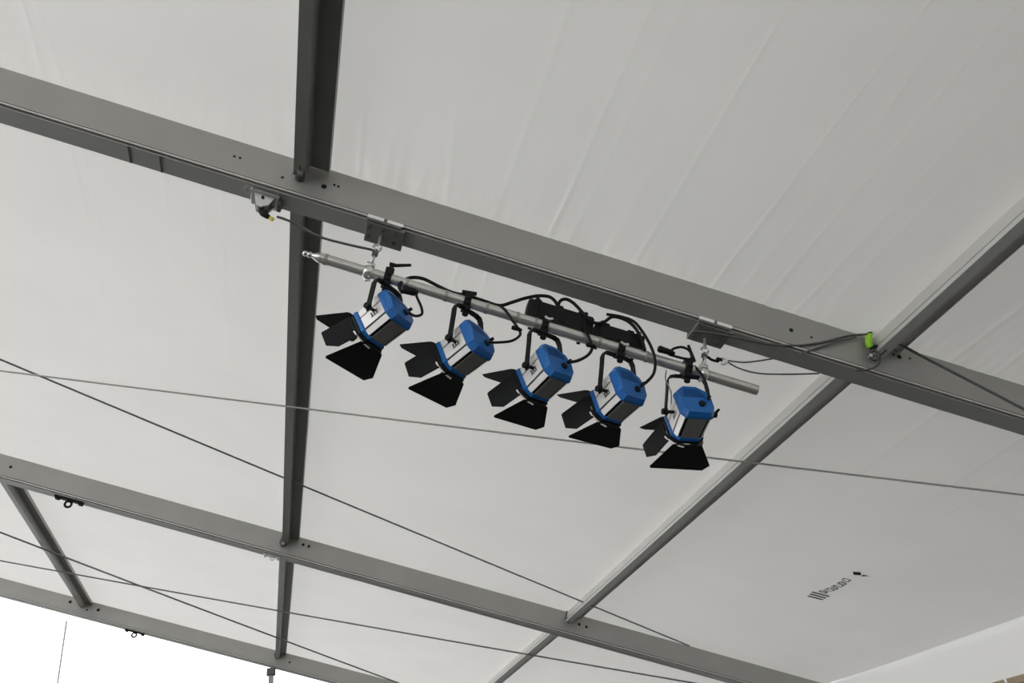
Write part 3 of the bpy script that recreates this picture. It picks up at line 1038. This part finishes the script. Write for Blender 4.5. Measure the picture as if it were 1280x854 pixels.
put('yellow_tape', bm, YEL, hk)

# bolts and hooks where the purlins meet the rafters
def purlin_bolt(px, py, y, m, label, rr=0.012, grp='purlin bolts at the rafters'):
    c = at(px, py, y)
    root = empty('purlin_bolt', c)
    tag(root, label, 'bolt', grp)
    bm = BM()
    cyl(bm, (0, 0.02, 0), (0, -0.012, 0), rr * 1.5, 12)
    put('washer', bm, STEEL, root)
    bm = BM()
    cyl(bm, (0, -0.012, 0), (0, -0.030, 0), rr, 6)
    put('nut', bm, m, root)
    bm = BM()
    box(bm, (0.0, 0.004, 0.05), (rr * 2.6, 0.008, 0.10), RS, 0.002)
    put('hook_plate', bm, STEEL, root)
purlin_bolt(375, 219, 3.08, ZINC, 'bolt and hook plate where the wide purlin meets the front rafter', 0.015)
purlin_bolt(354, 680, 8.31, ZINC, 'bolt under the wide purlin at the middle rafter', 0.018)
purlin_bolt(712, 774, 8.33, ZINC, 'bright bolt where the diagonal purlin meets the middle rafter', 0.022)
purlin_bolt(101, 753, 13.38, STEEL, 'dark bolt where the leftmost short purlin meets the rear rafter', 0.03)
purlin_bolt(347, 820, 13.42, STEEL, 'dark bolt above the gable post at the rear rafter', 0.03)

# lashing at the right purlin: lime strap, black hooks, shackle, ring
c = at(1088, 432, 3.03)
root = empty('lashing', c)
tag(root, 'lime ratchet strap with black hooks and shackle on the front rafter', 'strap')
def loc(px, py, y=3.03):
    return at(px, py, y) - c
bm = BM()
tube(bm, [loc(1088, 418), loc(1086, 424), loc(1086, 430), loc(1088, 435)], [0.012, 0.021, 0.022, 0.014], 8, flat=0.9)
put('strap', bm, GREEN, root, smooth=60)
bm = BM()
tube(bm, [loc(1086, 418), loc(1089, 415), loc(1093, 411)], [0.010, 0.008, 0.006], 8)
put('hook', bm, BLKM, root)
bm = BM()
tube(bm, [loc(1089, 435), loc(1097, 433), loc(1106, 433)], [0.013, 0.010, 0.007], 8)
put('hook', bm, BLKM, root)
bm = BM()
ring(bm, loc(1092, 444), (0.2, 1, 0.2), 0.024, 0.008, 16, 6)
put('shackle', bm, STEEL, root, smooth=60)
bm = BM()
cyl(bm, loc(1086, 444), loc(1089, 445), 0.013, 8)
put('shackle_pin', bm, ZINC, root)
bm = BM()
tube(bm, [loc(1100, 446), loc(1099, 454), loc(1092, 460), loc(1081, 463), loc(1070, 463)], 0.005, 6, curve=True)
put('wire_tail', bm, STEEL, root, smooth=60)
G3 = 'cables by the lime strap'
cord('rafter_cable', [(868, 414, 3.08), (900, 418, 3.075), (940, 427, 3.07), (968, 431, 3.07), (1000, 432, 3.065), (1032, 427, 3.06), (1060, 420, 3.05), (1084, 418, 3.04)], 0.006,
     'dark cable on the face of the front rafter, ending at the lime strap', 'cable', G3, STEEL, 6)
cord('rafter_cable', [(1001, 442, 3.06), (1020, 436, 3.06), (1048, 427, 3.05), (1070, 421, 3.045)], 0.005,
     'short dark cable slanting up across the front rafter near the strap', 'cable', G3, STEEL, 6)
cord('rafter_cable', [(1116, 425, 3.02), (1150, 444, 2.99), (1200, 470, 2.95), (1250, 496, 2.91), (1300, 522, 2.87)], 0.008,
     'taut dark cable from the right purlin down to the right edge', 'cable', G3, STEEL, 6)

# pulleys and rings under the rear rafters
def small_hook(x, i, m, name, label, k=1.0):
    c = under(x, i)
    root = empty(name, c, RS)
    tag(root, label, 'bracket', 'small hooks under the rafters')
    bm = BM()
    box(bm, (0, 0, -0.008), (0.26 * k, 0.06, 0.014), None, 0.003)
    put('bracket_plate', bm, m, root)
    bm = BM()
    ring(bm, (0.01, 0, -0.045 * k), (0, 1, 0), 0.028 * k, 0.011 * k, 16, 6)
    put('hook_ring', bm, m, root, smooth=60)
    for s in (-0.10, 0.11):
        bm = BM()
        box(bm, (s * k, 0, -0.020), (0.04 * k, 0.045, 0.020), None, 0.004)
        put('jaw', bm, m, root)
    return root
small_hook(at(85, 628, YR[1]).x, 1, BLKM, 'pulley_bracket', 'black pulley bracket under the middle rafter near its left end', 1.05)
small_hook(at(340, 698, YR[1]).x, 1, ZINC, 'steel_ring', 'pale steel ring under the middle rafter left of the wide purlin', 0.62)
small_hook(at(168, 790, YR[2]).x, 2, BLKM, 'pulley_bracket', 'black bracket under the rear rafter against the sky', 1.1)
